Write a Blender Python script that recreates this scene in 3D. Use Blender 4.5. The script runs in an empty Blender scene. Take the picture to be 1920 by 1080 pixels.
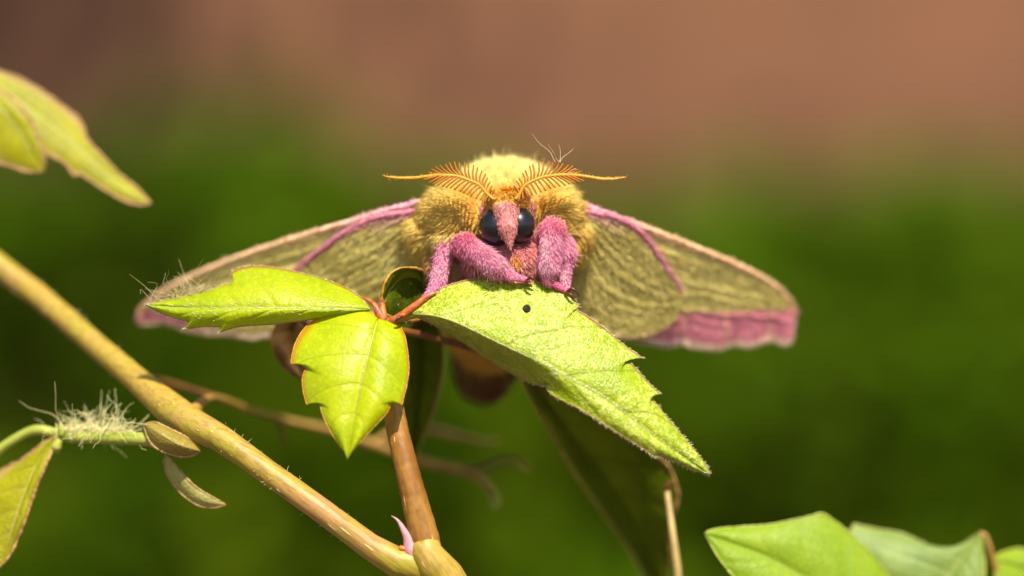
import bpy, bmesh, math, random
import numpy as np
from mathutils import Vector, kdtree
random.seed(7); rng = np.random.default_rng(7)
R = math.radians
C = bpy.context.scene.collection
scn = bpy.context.scene

# ------------------------------------------------------------------ camera, sky, sun, exposure
K = 0.034e-3            # one design unit (a pixel at the focal plane) in metres: a 42 mm moth
D = 5333.0              # camera to focal plane, in design units (100 mm lens, 36 mm sensor)
ZC = 0.60               # camera height above the ground, metres
cam = bpy.data.cameras.new('camera'); cam.lens = 100; cam.sensor_width = 36
cam.clip_start = 0.005; cam.clip_end = 500
cam.dof.use_dof = True; cam.dof.focus_distance = (D - 15) * K; cam.dof.aperture_fstop = 10.5
camo = bpy.data.objects.new('camera', cam); C.objects.link(camo)
camo.location = (0, -D * K, ZC); camo.rotation_euler = (R(90), 0, 0)
scn.camera = camo

SUN_EL, SUN_AZ = R(53), R(15)      # azimuth measured from behind the camera towards the right
sd = Vector((math.sin(SUN_AZ) * math.cos(SUN_EL), -math.cos(SUN_AZ) * math.cos(SUN_EL), math.sin(SUN_EL)))
w = bpy.data.worlds.new('World'); scn.world = w; w.use_nodes = True
nt = w.node_tree
sky = nt.nodes.new('ShaderNodeTexSky'); sky.sky_type = 'NISHITA'; sky.sun_disc = False
sky.sun_elevation = SUN_EL; sky.sun_rotation = math.atan2(sd.x, sd.y)
nt.links.new(sky.outputs[0], nt.nodes['Background'].inputs[0])
nt.nodes['Background'].inputs[1].default_value = 0.105
sl = bpy.data.lights.new('sun', 'SUN'); sl.energy = 4.6; sl.angle = R(0.5); sl.color = (1.0, 0.93, 0.80)
slo = bpy.data.objects.new('sun', sl); C.objects.link(slo)
slo.rotation_euler = sd.to_track_quat('Z', 'Y').to_euler(); slo.location = (0.3, -0.5, 2)
scn.view_settings.view_transform = 'Standard'; scn.view_settings.look = 'None'
scn.view_settings.exposure = 0.92; scn.view_settings.gamma = 1.0

# ------------------------------------------------------------------ helpers
def Q(px, py, y=0.0):                       # a point seen at a pixel, at its own depth (design units)
    s = (D + y) / D
    return np.array([(px - 960) * s, y, (540 - py) * s])
def QA(a):
    a = np.asarray(a, float); s = (D + a[:, 2]) / D
    return np.stack([(a[:, 0] - 960) * s, a[:, 2], (540 - a[:, 1]) * s], 1)
def M(p):                                   # design units to metres
    return np.asarray(p, float) * K + np.array([0, 0, ZC])
def srgb(r, g, b):
    f = lambda c: (c / 12.92 if c <= .04045 else ((c + .055) / 1.055) ** 2.4)
    return (f(r / 255), f(g / 255), f(b / 255))
ROOT = {}
def thing(name, label, cat, at, group=None):
    o = bpy.data.objects.new(name, None); C.objects.link(o); o.empty_display_size = 0.005
    o.location = at; o['label'] = label; o['category'] = cat
    if group: o['group'] = group
    ROOT[o.name] = np.array(at, float)
    return o
def link(name, me, parent, mat, label=None, kind=None):
    o = bpy.data.objects.new(name, me); C.objects.link(o)
    for m in (mat if isinstance(mat, (list, tuple)) else [mat]): me.materials.append(m)
    if parent is not None: o.parent = parent
    if label: o['label'] = label
    if kind: o['kind'] = kind
    return o
def rootloc(parent):
    while parent is not None and parent.parent is not None: parent = parent.parent
    return ROOT[parent.name] if parent is not None else np.zeros(3)
def part(name, V, F, parent, mat, smooth=True, attrs=None, label=None, kind=None, metres=False):
    V = np.asarray(V, float)
    if not metres: V = M(V)
    V = V - rootloc(parent)
    me = bpy.data.meshes.new(name)
    F = np.asarray(F) if not isinstance(F, np.ndarray) and len(set(map(len, F))) == 1 else F
    if isinstance(F, np.ndarray):
        n, k = F.shape
        me.vertices.add(len(V)); me.vertices.foreach_set('co', V.astype(np.float32).ravel())
        me.loops.add(n * k); me.loops.foreach_set('vertex_index', F.astype(np.int32).ravel())
        me.polygons.add(n); me.polygons.foreach_set('loop_start', np.arange(0, n * k, k, dtype=np.int32))
        me.update(calc_edges=True)
    else:
        me.from_pydata(V.tolist(), [], [list(f) for f in F])
    if smooth: me.polygons.foreach_set('use_smooth', np.ones(len(me.polygons), bool))
    for an, (ty, arr) in (attrs or {}).items():
        arr = np.asarray(arr, np.float32)
        if ty == 'FLOAT_COLOR' and arr.shape[1] == 3: arr = np.concatenate([arr, np.ones((len(arr), 1), np.float32)], 1)
        a = me.attributes.new(an, ty, 'POINT')
        a.data.foreach_set('color' if ty == 'FLOAT_COLOR' else 'vector', arr.ravel())
    me.validate(); me.update()
    return link(name, me, parent, mat, label, kind)

def spline(pts, n):
    """Catmull-Rom through rows; a row whose last flag is 1 is a sharp corner. rows (px,py,y[,corner])"""
    P3 = np.array([p[:3] for p in pts], float); cor = [len(p) > 3 and p[3] == 1 for p in pts]
    out = []
    for i in range(len(P3) - 1):
        p1, p2 = P3[i], P3[i + 1]
        p0 = P3[i - 1] if i > 0 and not cor[i] else 2 * p1 - p2
        p3 = P3[i + 2] if i + 2 < len(P3) and not cor[i + 1] else 2 * p2 - p1
        t = np.linspace(0, 1, 24, endpoint=False)[:, None]
        d1, d2 = (p2 - p0) / 2, (p3 - p1) / 2
        L = np.linalg.norm(p2 - p1) + 1e-9                     # tame overshoot on uneven spacing
        for d in (d1, d2):
            m = np.linalg.norm(d)
            if m > 1.2 * L: d *= 1.2 * L / m
        h = (2 * t**3 - 3 * t**2 + 1) * p1 + (t**3 - 2 * t**2 + t) * d1 + (-2 * t**3 + 3 * t**2) * p2 + (t**3 - t**2) * d2
        out.append(h)
    out.append(P3[-1:]); A = np.concatenate(out)
    s = np.concatenate([[0], np.cumsum(np.linalg.norm(np.diff(A, axis=0), axis=1))])
    u = np.linspace(0, s[-1], n)
    return np.stack([np.interp(u, s, A[:, k]) for k in range(3)], 1)

def tube_np(P3, rad, ns=8, wob=0.0, cap=True):
    """P3 in design space; rad scalar or per point"""
    P3 = np.asarray(P3, float); n = len(P3); rad = np.broadcast_to(np.asarray(rad, float), (n,))
    T = np.gradient(P3, axis=0); T /= np.linalg.norm(T, axis=1)[:, None] + 1e-12
    ref = np.array([0.13, -0.9, 0.4]); N = np.zeros_like(P3)
    v = np.cross(T[0], ref); v /= np.linalg.norm(v)
    for i in range(n):
        v = v - T[i] * v.dot(T[i]); v /= np.linalg.norm(v) + 1e-12; N[i] = v
    B = np.cross(T, N); a = np.linspace(0, 2 * math.pi, ns, endpoint=False)
    rr = rad[:, None] * (1 + wob * rng.standard_normal((n, 1)) * .5 + wob * rng.standard_normal((n, ns)))
    V = P3[:, None] + rr[..., None] * (np.cos(a)[None, :, None] * N[:, None] + np.sin(a)[None, :, None] * B[:, None])
    V = V.reshape(-1, 3); F = []
    i = np.arange(n - 1)[:, None] * ns; j = np.arange(ns)[None]; j2 = (j + 1) % ns
    F = np.stack([i + j, i + j2, i + ns + j2, i + ns + j], -1).reshape(-1, 4).tolist()
    if cap:
        V = np.concatenate([V, P3[:1], P3[-1:]]); c0 = n * ns
        for k in range(ns):
            F.append([c0, (k + 1) % ns, k]); F.append([c0 + 1, (n - 1) * ns + k, (n - 1) * ns + (k + 1) % ns])
    return V, F
def tube(name, pts, rad, parent, mat, n=None, ns=8, wob=0.0, **kw):
    """pts rows (px,py,y); rad list matches pts or a scalar"""
    n = n or max(8, len(pts) * 6)
    P = spline(pts, n)
    if np.ndim(rad):
        A = np.array([p[:3] for p in pts], float); s = np.concatenate([[0], np.cumsum(np.linalg.norm(np.diff(A, axis=0), axis=1))])
        rad = np.interp(np.linspace(0, s[-1], n), s, rad)
    V, F = tube_np(QA(P), rad, ns, wob)
    return part(name, V, F, parent, mat, **kw)
def join(chunks):
    Vs, Fs, o = [], [], 0
    for V, F in chunks:
        Vs.append(V); Fs += [[i + o for i in f] for f in F]; o += len(V)
    return np.concatenate(Vs), Fs

def hairs(root, d0, d1, L, rad, c0, c1, jitter=0.0):
    """tapered three-sided hairs; returns V, F(tris), colours"""
    n = len(root); s = np.array([0, .35, .7, 1.0])
    nrm = lambda v: v / (np.linalg.norm(v, axis=1)[:, None] + 1e-9)
    d0, d1 = nrm(d0), nrm(d1)
    pts = [root + L[:, None] * (d0 * (q - q * q / 2) + d1 * (q * q / 2)) for q in s]
    t = nrm(d0 + d1); a = nrm(np.cross(t, rng.standard_normal((n, 3)))); b = np.cross(t, a)
    V = np.zeros((n, 10, 3)); col = np.zeros((n, 10, 3))
    for i, f in enumerate((1.0, .95, .62)):
        for k in range(3):
            an = 2 * math.pi * k / 3
            V[:, i * 3 + k] = pts[i] + (rad * f)[:, None] * (math.cos(an) * a + math.sin(an) * b)
            col[:, i * 3 + k] = c0 * (1 - s[i]) + c1 * s[i]
    V[:, 9] = pts[3]; col[:, 9] = c1
    f = []
    for i in range(2):
        for k in range(3):
            k2 = (k + 1) % 3
            f += [[i*3+k, i*3+k2, i*3+3+k2], [i*3+k, i*3+3+k2, i*3+3+k]]
    for k in range(3): f.append([6 + k, 6 + (k + 1) % 3, 9])
    F = (np.array(f)[None] + (np.arange(n) * 10)[:, None, None]).reshape(-1, 3)
    return V.reshape(-1, 3), F, col.reshape(-1, 3)

# ------------------------------------------------------------------ materials
def newmat(name):
    m = bpy.data.materials.new(name); m.use_nodes = True
    t = m.node_tree; b = t.nodes['Principled BSDF']
    return m, t, b
class G:                                    # tiny node-graph helper
    def __init__(s, t): s.t = t
    def n(s, ty, **kw):
        x = s.t.nodes.new(ty)
        for k, v in kw.items(): setattr(x, k, v)
        return x
    def L(s, a, b): s.t.links.new(a, b)
    def put(s, v, sock):
        if hasattr(v, 'is_output'): s.L(v, sock)
        elif v is not None: sock.default_value = v
    def math(s, op, a, b=None, c=None, clamp=False):
        x = s.n('ShaderNodeMath', operation=op, use_clamp=clamp)
        s.put(a, x.inputs[0]); s.put(b, x.inputs[1]); s.put(c, x.inputs[2]); return x.outputs[0]
    def mix(s, f, a, b, blend='MIX'):
        x = s.n('ShaderNodeMix', data_type='RGBA', blend_type=blend)
        s.put(f, x.inputs[0])
        for v, i in ((a, 6), (b, 7)):
            s.put(tuple(v) + (1,) if isinstance(v, tuple) and len(v) == 3 else v, x.inputs[i])
        return x.outputs[2]
    def step(s, v, a, b, lo=0.0, hi=1.0):
        x = s.n('ShaderNodeMapRange', interpolation_type='SMOOTHSTEP')
        s.put(v, x.inputs[0]); x.inputs[1].default_value = a; x.inputs[2].default_value = b
        x.inputs[3].default_value = lo; x.inputs[4].default_value = hi; return x.outputs[0]
    def noise(s, scale, vec=None, detail=3, rough=.55):
        x = s.n('ShaderNodeTexNoise'); x.inputs['Scale'].default_value = scale
        x.inputs['Detail'].default_value = detail; x.inputs['Roughness'].default_value = rough
        if vec is not None: s.L(vec, x.inputs['Vector'])
        return x.outputs[0]
    def obj(s): return s.n('ShaderNodeTexCoord').outputs['Object']
    def trans(s, b, col, fac):              # mix light passing through the sheet
        tr = s.n('ShaderNodeBsdfTranslucent'); s.put(col if hasattr(col, 'is_output') else tuple(col) + (1,), tr.inputs[0])
        mx = s.n('ShaderNodeMixShader'); s.put(fac, mx.inputs[0]); s.L(b.outputs[0], mx.inputs[1]); s.L(tr.outputs[0], mx.inputs[2])
        s.L(mx.outputs[0], s.t.nodes['Material Output'].inputs[0])
    def bump(s, h, dist, strength, b):
        x = s.n('ShaderNodeBump'); x.inputs['Strength'].default_value = strength; x.inputs['Distance'].default_value = dist
        s.L(h, x.inputs['Height']); s.L(x.outputs[0], b.inputs['Normal'])

U = 1 / K                                   # texture scale for one design unit

def leaf_mat(name, base, base2, vein, margin, nv=6, slope=.9, rough=.42, trans=.38, tcol=None, cell=5.0, bump=.5, spec=.5, mwidth=.93, pale=None):
    dk = lambda c: tuple(x * .74 for x in c)
    base, base2, vein, margin = map(dk, (base, base2, vein, margin)); pale = dk(pale) if pale else None; tcol = dk(tcol) if tcol else None
    m, t, b = newmat(name); g = G(t)
    at = g.n('ShaderNodeAttribute', attribute_name='lf'); sp = g.n('ShaderNodeSeparateXYZ'); g.L(at.outputs['Vector'], sp.inputs[0])
    u, tt = sp.outputs[0], sp.outputs[1]
    o = g.obj(); au = g.math('ABSOLUTE', u)
    wob = g.math('MULTIPLY', g.math('SUBTRACT', g.noise(U / 60, o, 2), .5), .16)
    ph = g.math('ADD', g.math('SUBTRACT', g.math('MULTIPLY', tt, nv), g.math('MULTIPLY', g.math('POWER', au, 1.25), slope)), wob)
    fr = g.math('ABSOLUTE', g.math('SUBTRACT', g.math('FRACT', ph), .5))
    v2 = g.step(fr, .028, .008)                                     # secondary veins
    v1 = g.step(au, .05, .015)                                      # midrib
    net = g.n('ShaderNodeTexVoronoi', feature='DISTANCE_TO_EDGE'); net.inputs['Scale'].default_value = U / 24; g.L(o, net.inputs[0])
    v3 = g.math('MULTIPLY', g.step(net.outputs[0], .08, .01), .15)
    vm = g.math('MAXIMUM', g.math('MAXIMUM', v1, g.math('MULTIPLY', v2, .8)), v3)
    nz = g.noise(U / 90, o, 4); nf = g.noise(U / 9, o, 3)
    col = g.mix(g.step(nz, .35, .68), base, base2)
    col = g.mix(g.math('MULTIPLY', g.step(nf, .45, .7), .35), col, tuple(min(1, c * 1.35 + .01) for c in base2))
    if pale:                                                        # mottled pale glints painted into the leaf colour
        pm = g.math('MULTIPLY', g.step(g.noise(U / 130, o, 2), .34, .52), g.step(g.noise(U / 9, o, 5, .75), .46, .56))
        col = g.mix(g.math('MULTIPLY', pm, .58), col, pale)
    col = g.mix(g.math('MULTIPLY', vm, .68), col, vein)
    edge = g.math('ADD', au, g.math('MULTIPLY', g.math('SUBTRACT', nz, .5), .12))
    col = g.mix(g.math('MULTIPLY', g.step(edge, mwidth, 1.0), .85), col, margin)
    g.L(col, b.inputs['Base Color']); b.inputs['Roughness'].default_value = rough; b.inputs['Specular IOR Level'].default_value = spec
    ce = g.n('ShaderNodeTexVoronoi', feature='F1'); ce.inputs['Scale'].default_value = U / cell; g.L(o, ce.inputs[0])
    h = g.math('ADD', g.math('MULTIPLY', ce.outputs[0], -1.0), g.math('MULTIPLY', vm, -.8))
    g.bump(h, 2.2 * K, bump, b)
    tc = g.mix(.5, col, tcol if tcol else base2)
    g.trans(b, tc, trans)
    return m

LY = leaf_mat('young_leaf', srgb(172, 192, 0), srgb(196, 208, 4), srgb(205, 205, 60), srgb(170, 90, 30), nv=6, cell=6, bump=.35, spec=.3, tcol=srgb(190, 215, 10))
LC = leaf_mat('glint_speckled_leaf', srgb(142, 164, 0), srgb(158, 178, 0), srgb(128, 130, 30), srgb(150, 95, 50), nv=5, cell=4.2, bump=.6, rough=.34, spec=.4, trans=.11, pale=srgb(228, 226, 104), mwidth=.965)
LB = leaf_mat('smooth_leaf', srgb(184, 204, 0), srgb(206, 216, 2), srgb(166, 172, 20), srgb(204, 130, 10), nv=5, cell=7, bump=.25, rough=.40, spec=.3, mwidth=.90, tcol=srgb(190, 215, 10))
LD = leaf_mat('shaded_leaf', srgb(76, 92, 0), srgb(92, 106, 2), srgb(70, 74, 4), srgb(150, 90, 30), nv=6, cell=7, trans=.15, rough=.8, spec=.1)  # shade on the hanging and curled leaves is put into this darker green
LE = leaf_mat('bronze_leaf', srgb(92, 62, 26), srgb(110, 78, 30), srgb(80, 50, 20), srgb(140, 70, 30), nv=5, trans=.2, rough=.55)
LF = leaf_mat('fresh_leaf', srgb(146, 178, 28), srgb(164, 192, 40), srgb(166, 190, 60), srgb(150, 180, 10), nv=5, trans=.40, spec=.3, rough=.45, tcol=srgb(150, 200, 20), mwidth=.96)
LG = leaf_mat('grey_leaf', srgb(120, 146, 50), srgb(142, 164, 70), srgb(140, 160, 80), srgb(140, 160, 40), nv=5, trans=.25, rough=.5)
LS = leaf_mat('pale_curl', srgb(178, 172, 84), srgb(190, 184, 100), srgb(190, 180, 110), srgb(190, 140, 120), nv=4, trans=.3, rough=.5, mwidth=.8)
LH = leaf_mat('sheath_skin', srgb(150, 132, 40), srgb(176, 150, 62), srgb(150, 130, 50), srgb(150, 100, 60), nv=3, trans=.15, rough=.5, mwidth=.8)
LT = leaf_mat('pink_edged_leaf', srgb(162, 160, 0), srgb(190, 186, 2), srgb(206, 160, 100), srgb(216, 170, 116), nv=6, spec=.3, trans=.36, rough=.45, mwidth=.72, tcol=srgb(190, 200, 0))

def simple(name, c1, c2, scale=40, rough=.45, spec=.5, bumpd=1.0, bumps=.3, stretch=None, sss=0.0, trans=0.0):
    c1, c2 = tuple(x * .76 for x in c1), tuple(x * .76 for x in c2)
    m, t, b = newmat(name); g = G(t); o = g.obj()
    if stretch:
        mp = g.n('ShaderNodeMapping'); mp.inputs['Scale'].default_value = stretch; g.L(o, mp.inputs[0]); o2 = mp.outputs[0]
    else: o2 = o
    col = g.mix(g.step(g.noise(U / scale, o2, 4), .36, .64), c1, c2)
    fine = g.noise(U / (scale * .12), o2, 3)
    col = g.mix(g.math('MULTIPLY', g.step(fine, .5, .75), .35), col, tuple(min(1, c * 1.5) for c in c2))
    g.L(col, b.inputs['Base Color']); b.inputs['Roughness'].default_value = rough; b.inputs['Specular IOR Level'].default_value = spec
    g.bump(fine, bumpd * K, bumps, b)
    if sss:
        b.inputs['Subsurface Weight'].default_value = sss; b.inputs['Subsurface Radius'].default_value = (10 * K, 6 * K, 2 * K); b.inputs['Subsurface Scale'].default_value = 1.0
    if trans: g.trans(b, col, trans)
    return m
def stem_mat(name, ca, cb, cc, ang):
    m, t, b = newmat(name); g = G(t); o = g.obj()
    mp = g.n('ShaderNodeMapping'); mp.inputs['Rotation'].default_value = (0, ang, 0); g.L(o, mp.inputs[0])
    ms = g.n('ShaderNodeMapping'); ms.inputs['Scale'].default_value = (.12, 1, 1); g.L(mp.outputs[0], ms.inputs[0])
    ca, cb, cc = [tuple(x * .72 for x in c) for c in (ca, cb, cc)]
    col = g.mix(g.step(g.noise(U / 120, o, 3), .36, .62), ca, cb)
    col = g.mix(g.math('MULTIPLY', g.step(g.noise(U / 160, o, 4, .6), .5, .66), .7), col, cc)
    streak = g.noise(U / 7, ms.outputs[0], 4, .6)
    col = g.mix(g.math('MULTIPLY', g.step(streak, .46, .62), .6), col, tuple(x * .5 for x in cb))
    vo = g.n('ShaderNodeTexVoronoi'); vo.inputs['Scale'].default_value = U / 15; g.L(ms.outputs[0], vo.inputs[0])
    lent = g.step(vo.outputs[0], .13, .07)
    col = g.mix(g.math('MULTIPLY', lent, .6), col, srgb(214, 190, 110))
    g.L(col, b.inputs['Base Color']); b.inputs['Roughness'].default_value = .46; b.inputs['Specular IOR Level'].default_value = .35
    g.bump(g.math('ADD', streak, lent), 2.2 * K, .5, b)
    return m
STEM = stem_mat('green_gold_stem', srgb(166, 152, 36), srgb(186, 152, 58), srgb(198, 138, 92), R(-37))
PET = stem_mat('russet_petiole', srgb(140, 84, 26), srgb(172, 122, 44), srgb(200, 156, 72), R(-77))
RED = simple('red_petiolule', srgb(180, 70, 40), srgb(205, 120, 50), 14, .35, .5, 1.5, .4)
NODE = stem_mat('pale_node', srgb(176, 150, 44), srgb(196, 160, 66), srgb(206, 156, 100), R(-55))
PINKB = simple('pink_bud', srgb(205, 130, 140), srgb(222, 165, 165), 20, .35, .5, 1.5, .3)
TEND = simple('tendril_skin', srgb(150, 110, 40), srgb(176, 138, 66), 60, .5, .4)
TENDD = simple('brown_tendril', srgb(96, 56, 22), srgb(128, 78, 28), 50, .5, .4)
SHOOT = simple('green_shoot', srgb(150, 160, 50), srgb(176, 178, 74), 40, .4, .5)
SHEATH = simple('olive_sheath', srgb(140, 125, 40), srgb(164, 142, 60), 30, .45, .5)
STRAW = simple('dry_straw', srgb(168, 140, 80), srgb(190, 162, 96), 40, .5, .4)
MARG = simple('leaf_margin', srgb(150, 112, 54), srgb(176, 142, 84), 10, .5, .4)
MARGO = simple('orange_margin', srgb(176, 112, 26), srgb(190, 150, 30), 14, .45, .4)
RIBG = simple('pale_rib', srgb(176, 180, 70), srgb(190, 190, 90), 14, .45, .4)
SPOT = simple('dark_spot', srgb(22, 14, 8), srgb(38, 22, 12), 5, .6, .2)
TOE = simple('brown_claw', srgb(110, 50, 22), srgb(70, 34, 18), 6, .3, .5)

def colour_mat(name, rough=.6, trans=.3, spec=.3, bump=None):
    m, t, b = newmat(name); g = G(t)
    a = g.n('ShaderNodeAttribute', attribute_name='col')
    g.L(a.outputs['Color'], b.inputs['Base Color']); b.inputs['Roughness'].default_value = rough
    b.inputs['Specular IOR Level'].default_value = spec
    if bump: g.bump(g.noise(U / bump[0], g.obj(), 3), bump[1] * K, bump[2], b)
    if trans: g.trans(b, a.outputs['Color'], trans)
    return m
FUR = colour_mat('fur', .5, .30, .2)
SKIN = colour_mat('moth_skin', .8, 0, .1, (5, 4, .6))
WING = colour_mat('wing_scales', .75, .22, .15, (4, 2.5, .5))
WHITEH = colour_mat('pale_hair', .4, .3, .5)
ANT = simple('antenna_amber', srgb(204, 138, 18), srgb(222, 158, 34), 6, .45, .4, .8, .3)
TOOTH = simple('comb_amber', srgb(156, 94, 6), srgb(174, 108, 10), 10, .5, .2)
EYE, t_, b_ = newmat('compound_eye')
g_ = G(t_); b_.inputs['Base Color'].default_value = (.006, .006, .007, 1); b_.inputs['Roughness'].default_value = .36; b_.inputs['Specular IOR Level'].default_value = .35
b_.inputs['Coat Weight'].default_value = .25; b_.inputs['Coat Roughness'].default_value = .12
v_ = g_.n('ShaderNodeTexVoronoi'); v_.inputs['Scale'].default_value = U / 2.2; g_.L(g_.obj(), v_.inputs[0]); g_.bump(v_.outputs[0], .5 * K, .25, b_)

# ------------------------------------------------------------------ the setting
gm, t, b = newmat('garden_soil'); g = G(t); o = g.obj()
g.L(g.mix(g.step(g.noise(6, o, 6), .35, .65), (.075, .045, .025), (.13, .085, .05)), b.inputs['Base Color']); b.inputs['Roughness'].default_value = .95
g.bump(g.noise(40, o, 5), .01, .6, b)
gv = []; n = 60
xs = np.sign(np.linspace(-1, 1, n)) * np.abs(np.linspace(-1, 1, n)) ** 3 * 120
for yv in xs:
    for xv in xs: gv.append((xv, yv + 1.0, 0.012 * math.sin(xv * 3.1 + yv) * math.exp(-abs(yv) / 6)))
gf = [[i * n + j, i * n + j + 1, (i + 1) * n + j + 1, (i + 1) * n + j] for i in range(n - 1) for j in range(n - 1)]
go = part('ground', gv, gf, None, gm, metres=True, kind='structure')
# brown wall far behind
wm, t, b = newmat('brown_render'); g = G(t); o = g.obj()
c = g.mix(g.step(g.noise(2.6, o, 4), .38, .66), srgb(94, 58, 36), srgb(124, 80, 52))
c = g.mix(g.math('MULTIPLY', g.step(g.noise(9, o, 4), .5, .7), .5), c, srgb(78, 48, 26))
g.L(c, b.inputs['Base Color']); b.inputs['Roughness'].default_value = .9; g.bump(g.noise(60, o, 5), .004, .7, b)
bm = bmesh.new(); bmesh.ops.create_cube(bm, size=1)
bmesh.ops.scale(bm, vec=(14, .25, 2.4), verts=bm.verts); bmesh.ops.bevel(bm, geom=bm.edges[:], offset=.02, segments=2, affect='EDGES')
bmesh.ops.translate(bm, vec=(0, 0, 1.17), verts=bm.verts)
me = bpy.data.meshes.new('garden_wall'); bm.to_mesh(me); bm.free()
wo = link('garden_wall', me, None, wm, 'plain reddish brown wall, out of focus behind the green foliage'); wo['category'] = 'wall'
wo.location = (0, 2.35, 0); wo.rotation_euler.z = R(-4)

# foliage behind: one soft mass
fm, t, b = newmat('background_leaf'); g = G(t)
a = g.n('ShaderNodeAttribute', attribute_name='col'); g.L(a.outputs['Color'], b.inputs['Base Color']); b.inputs['Roughness'].default_value = .7
b.inputs['Specular IOR Level'].default_value = .05
g.trans(b, a.outputs['Color'], .3)
def foliage():
    topx = [-2500, -400, 100, 350, 600, 800, 1000, 1250, 1450, 1650, 1950, 2400, 4500]
    topy = [230, 290, 350, 265, 275, 380, 420, 410, 385, 365, 395, 380, 300]
    nrm = lambda v: v / np.linalg.norm(v, axis=1)[:, None]
    def blades(p, s, ax, up):
        ax = nrm(ax); sv = nrm(np.cross(ax, up)); nn = np.cross(sv, ax)
        sh = np.array(((0, 0, 0), (.45, .36, .1), (.9, .26, .06), (1.5, 0, -.18), (.9, -.26, .06), (.45, -.36, .1), (.7, 0, -.06)))
        return p[:, None] + s[:, None, None] * (sh[None, :, :1] * ax[:, None] + sh[None, :, 1:2] * sv[:, None] + sh[None, :, 2:] * nn[:, None])
    N = 52000
    y = np.where(np.arange(N) < 26000, rng.uniform(.8, 1.75, N), rng.uniform(1.4, 1.95, N))
    px = rng.uniform(-1500, 3400, N); py = np.interp(px, topx, topy) + rng.normal(0, 45, N) + rng.uniform(0, 1, N) ** 1.15 * 1900
    hol = np.zeros(N)                       # hollows between the branches, where one looks into the shade
    for hx, hy, hr, hs in ((260, 460, 270, 1.0), (60, 640, 220, 1.0), (1440, 900, 260, 1.0), (1300, 760, 150, .8), (200, 960, 150, .6), (1620, 980, 150, .8)):
        hol = np.maximum(hol, hs * np.exp(-(((px - hx) / hr) ** 2 + ((py - hy) / hr) ** 2)))
    keep = ~((y < 1.4) & (rng.uniform(size=N) < hol * 1.25))
    y, px, py = y[keep], px[keep], py[keep]; n = len(y)
    p = M(QA(np.stack([px, py, y / K], 1)))
    ax = rng.standard_normal((n, 3)); ax[:, 2] = ax[:, 2] * .5 - .2
    up = np.stack([rng.normal(0, .5, n), rng.normal(-.8, .6, n), np.full(n, .9)], 1)
    B = [blades(p, rng.uniform(.014, .026, n), ax, up)]
    f = rng.uniform(.7, 1.25, n); col = [np.stack([.062 * f * rng.uniform(.75, 1.25, n), .110 * f, .0005 * f], 1)]
    # leaves added overhead, out of view, to throw dappled shade on wall and shrubs
    for m, tx, ty, tz, sx_, sy_, sz_, s0 in ((1150, -.62, 2.2, .95, .26, .02, .28, .04), (1000, -.20, 1.15, .64, .11, .12, .05, .03), (900, 1.15, 2.2, 1.05, .28, .02, .25, .04), (420, -.22, 1.25, .60, .10, .1, .06, .03), (420, .15, 1.2, .47, .08, .1, .05, .03)):
        q = np.stack([rng.normal(tx, sx_, m), rng.normal(ty, sy_, m), rng.normal(tz, sz_, m)], 1) + np.array(sd)[None] * rng.uniform(1.0 if ty < 2 else 1.4, 1.2 if ty < 2 else 1.8, m)[:, None]
        B.append(blades(q, s0 * rng.uniform(.7, 1.3, m), rng.standard_normal((m, 3)), rng.standard_normal((m, 3)))); col.append(np.tile([[.06, .105, .002]], (m, 1)))
    B = np.concatenate(B); col = np.concatenate(col); n = len(B)
    ok = B[:, :, 2].min(1) > .01; B, col = B[ok], col[ok]; n = len(B)
    tri = np.array([[k, (k + 1) % 6, 6] for k in range(6)])
    F = (tri[None] + (np.arange(n) * 7)[:, None, None]).reshape(-1, 3)
    fo = part('foliage', B.reshape(-1, 3), F, None, fm, metres=True, attrs={'col': ('FLOAT_COLOR', np.repeat(col, 7, 0))}, kind='stuff')
    fo['label'] = 'blurred mass of green garden foliage behind the moth and vine'; fo['category'] = 'foliage'
foliage()

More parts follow.
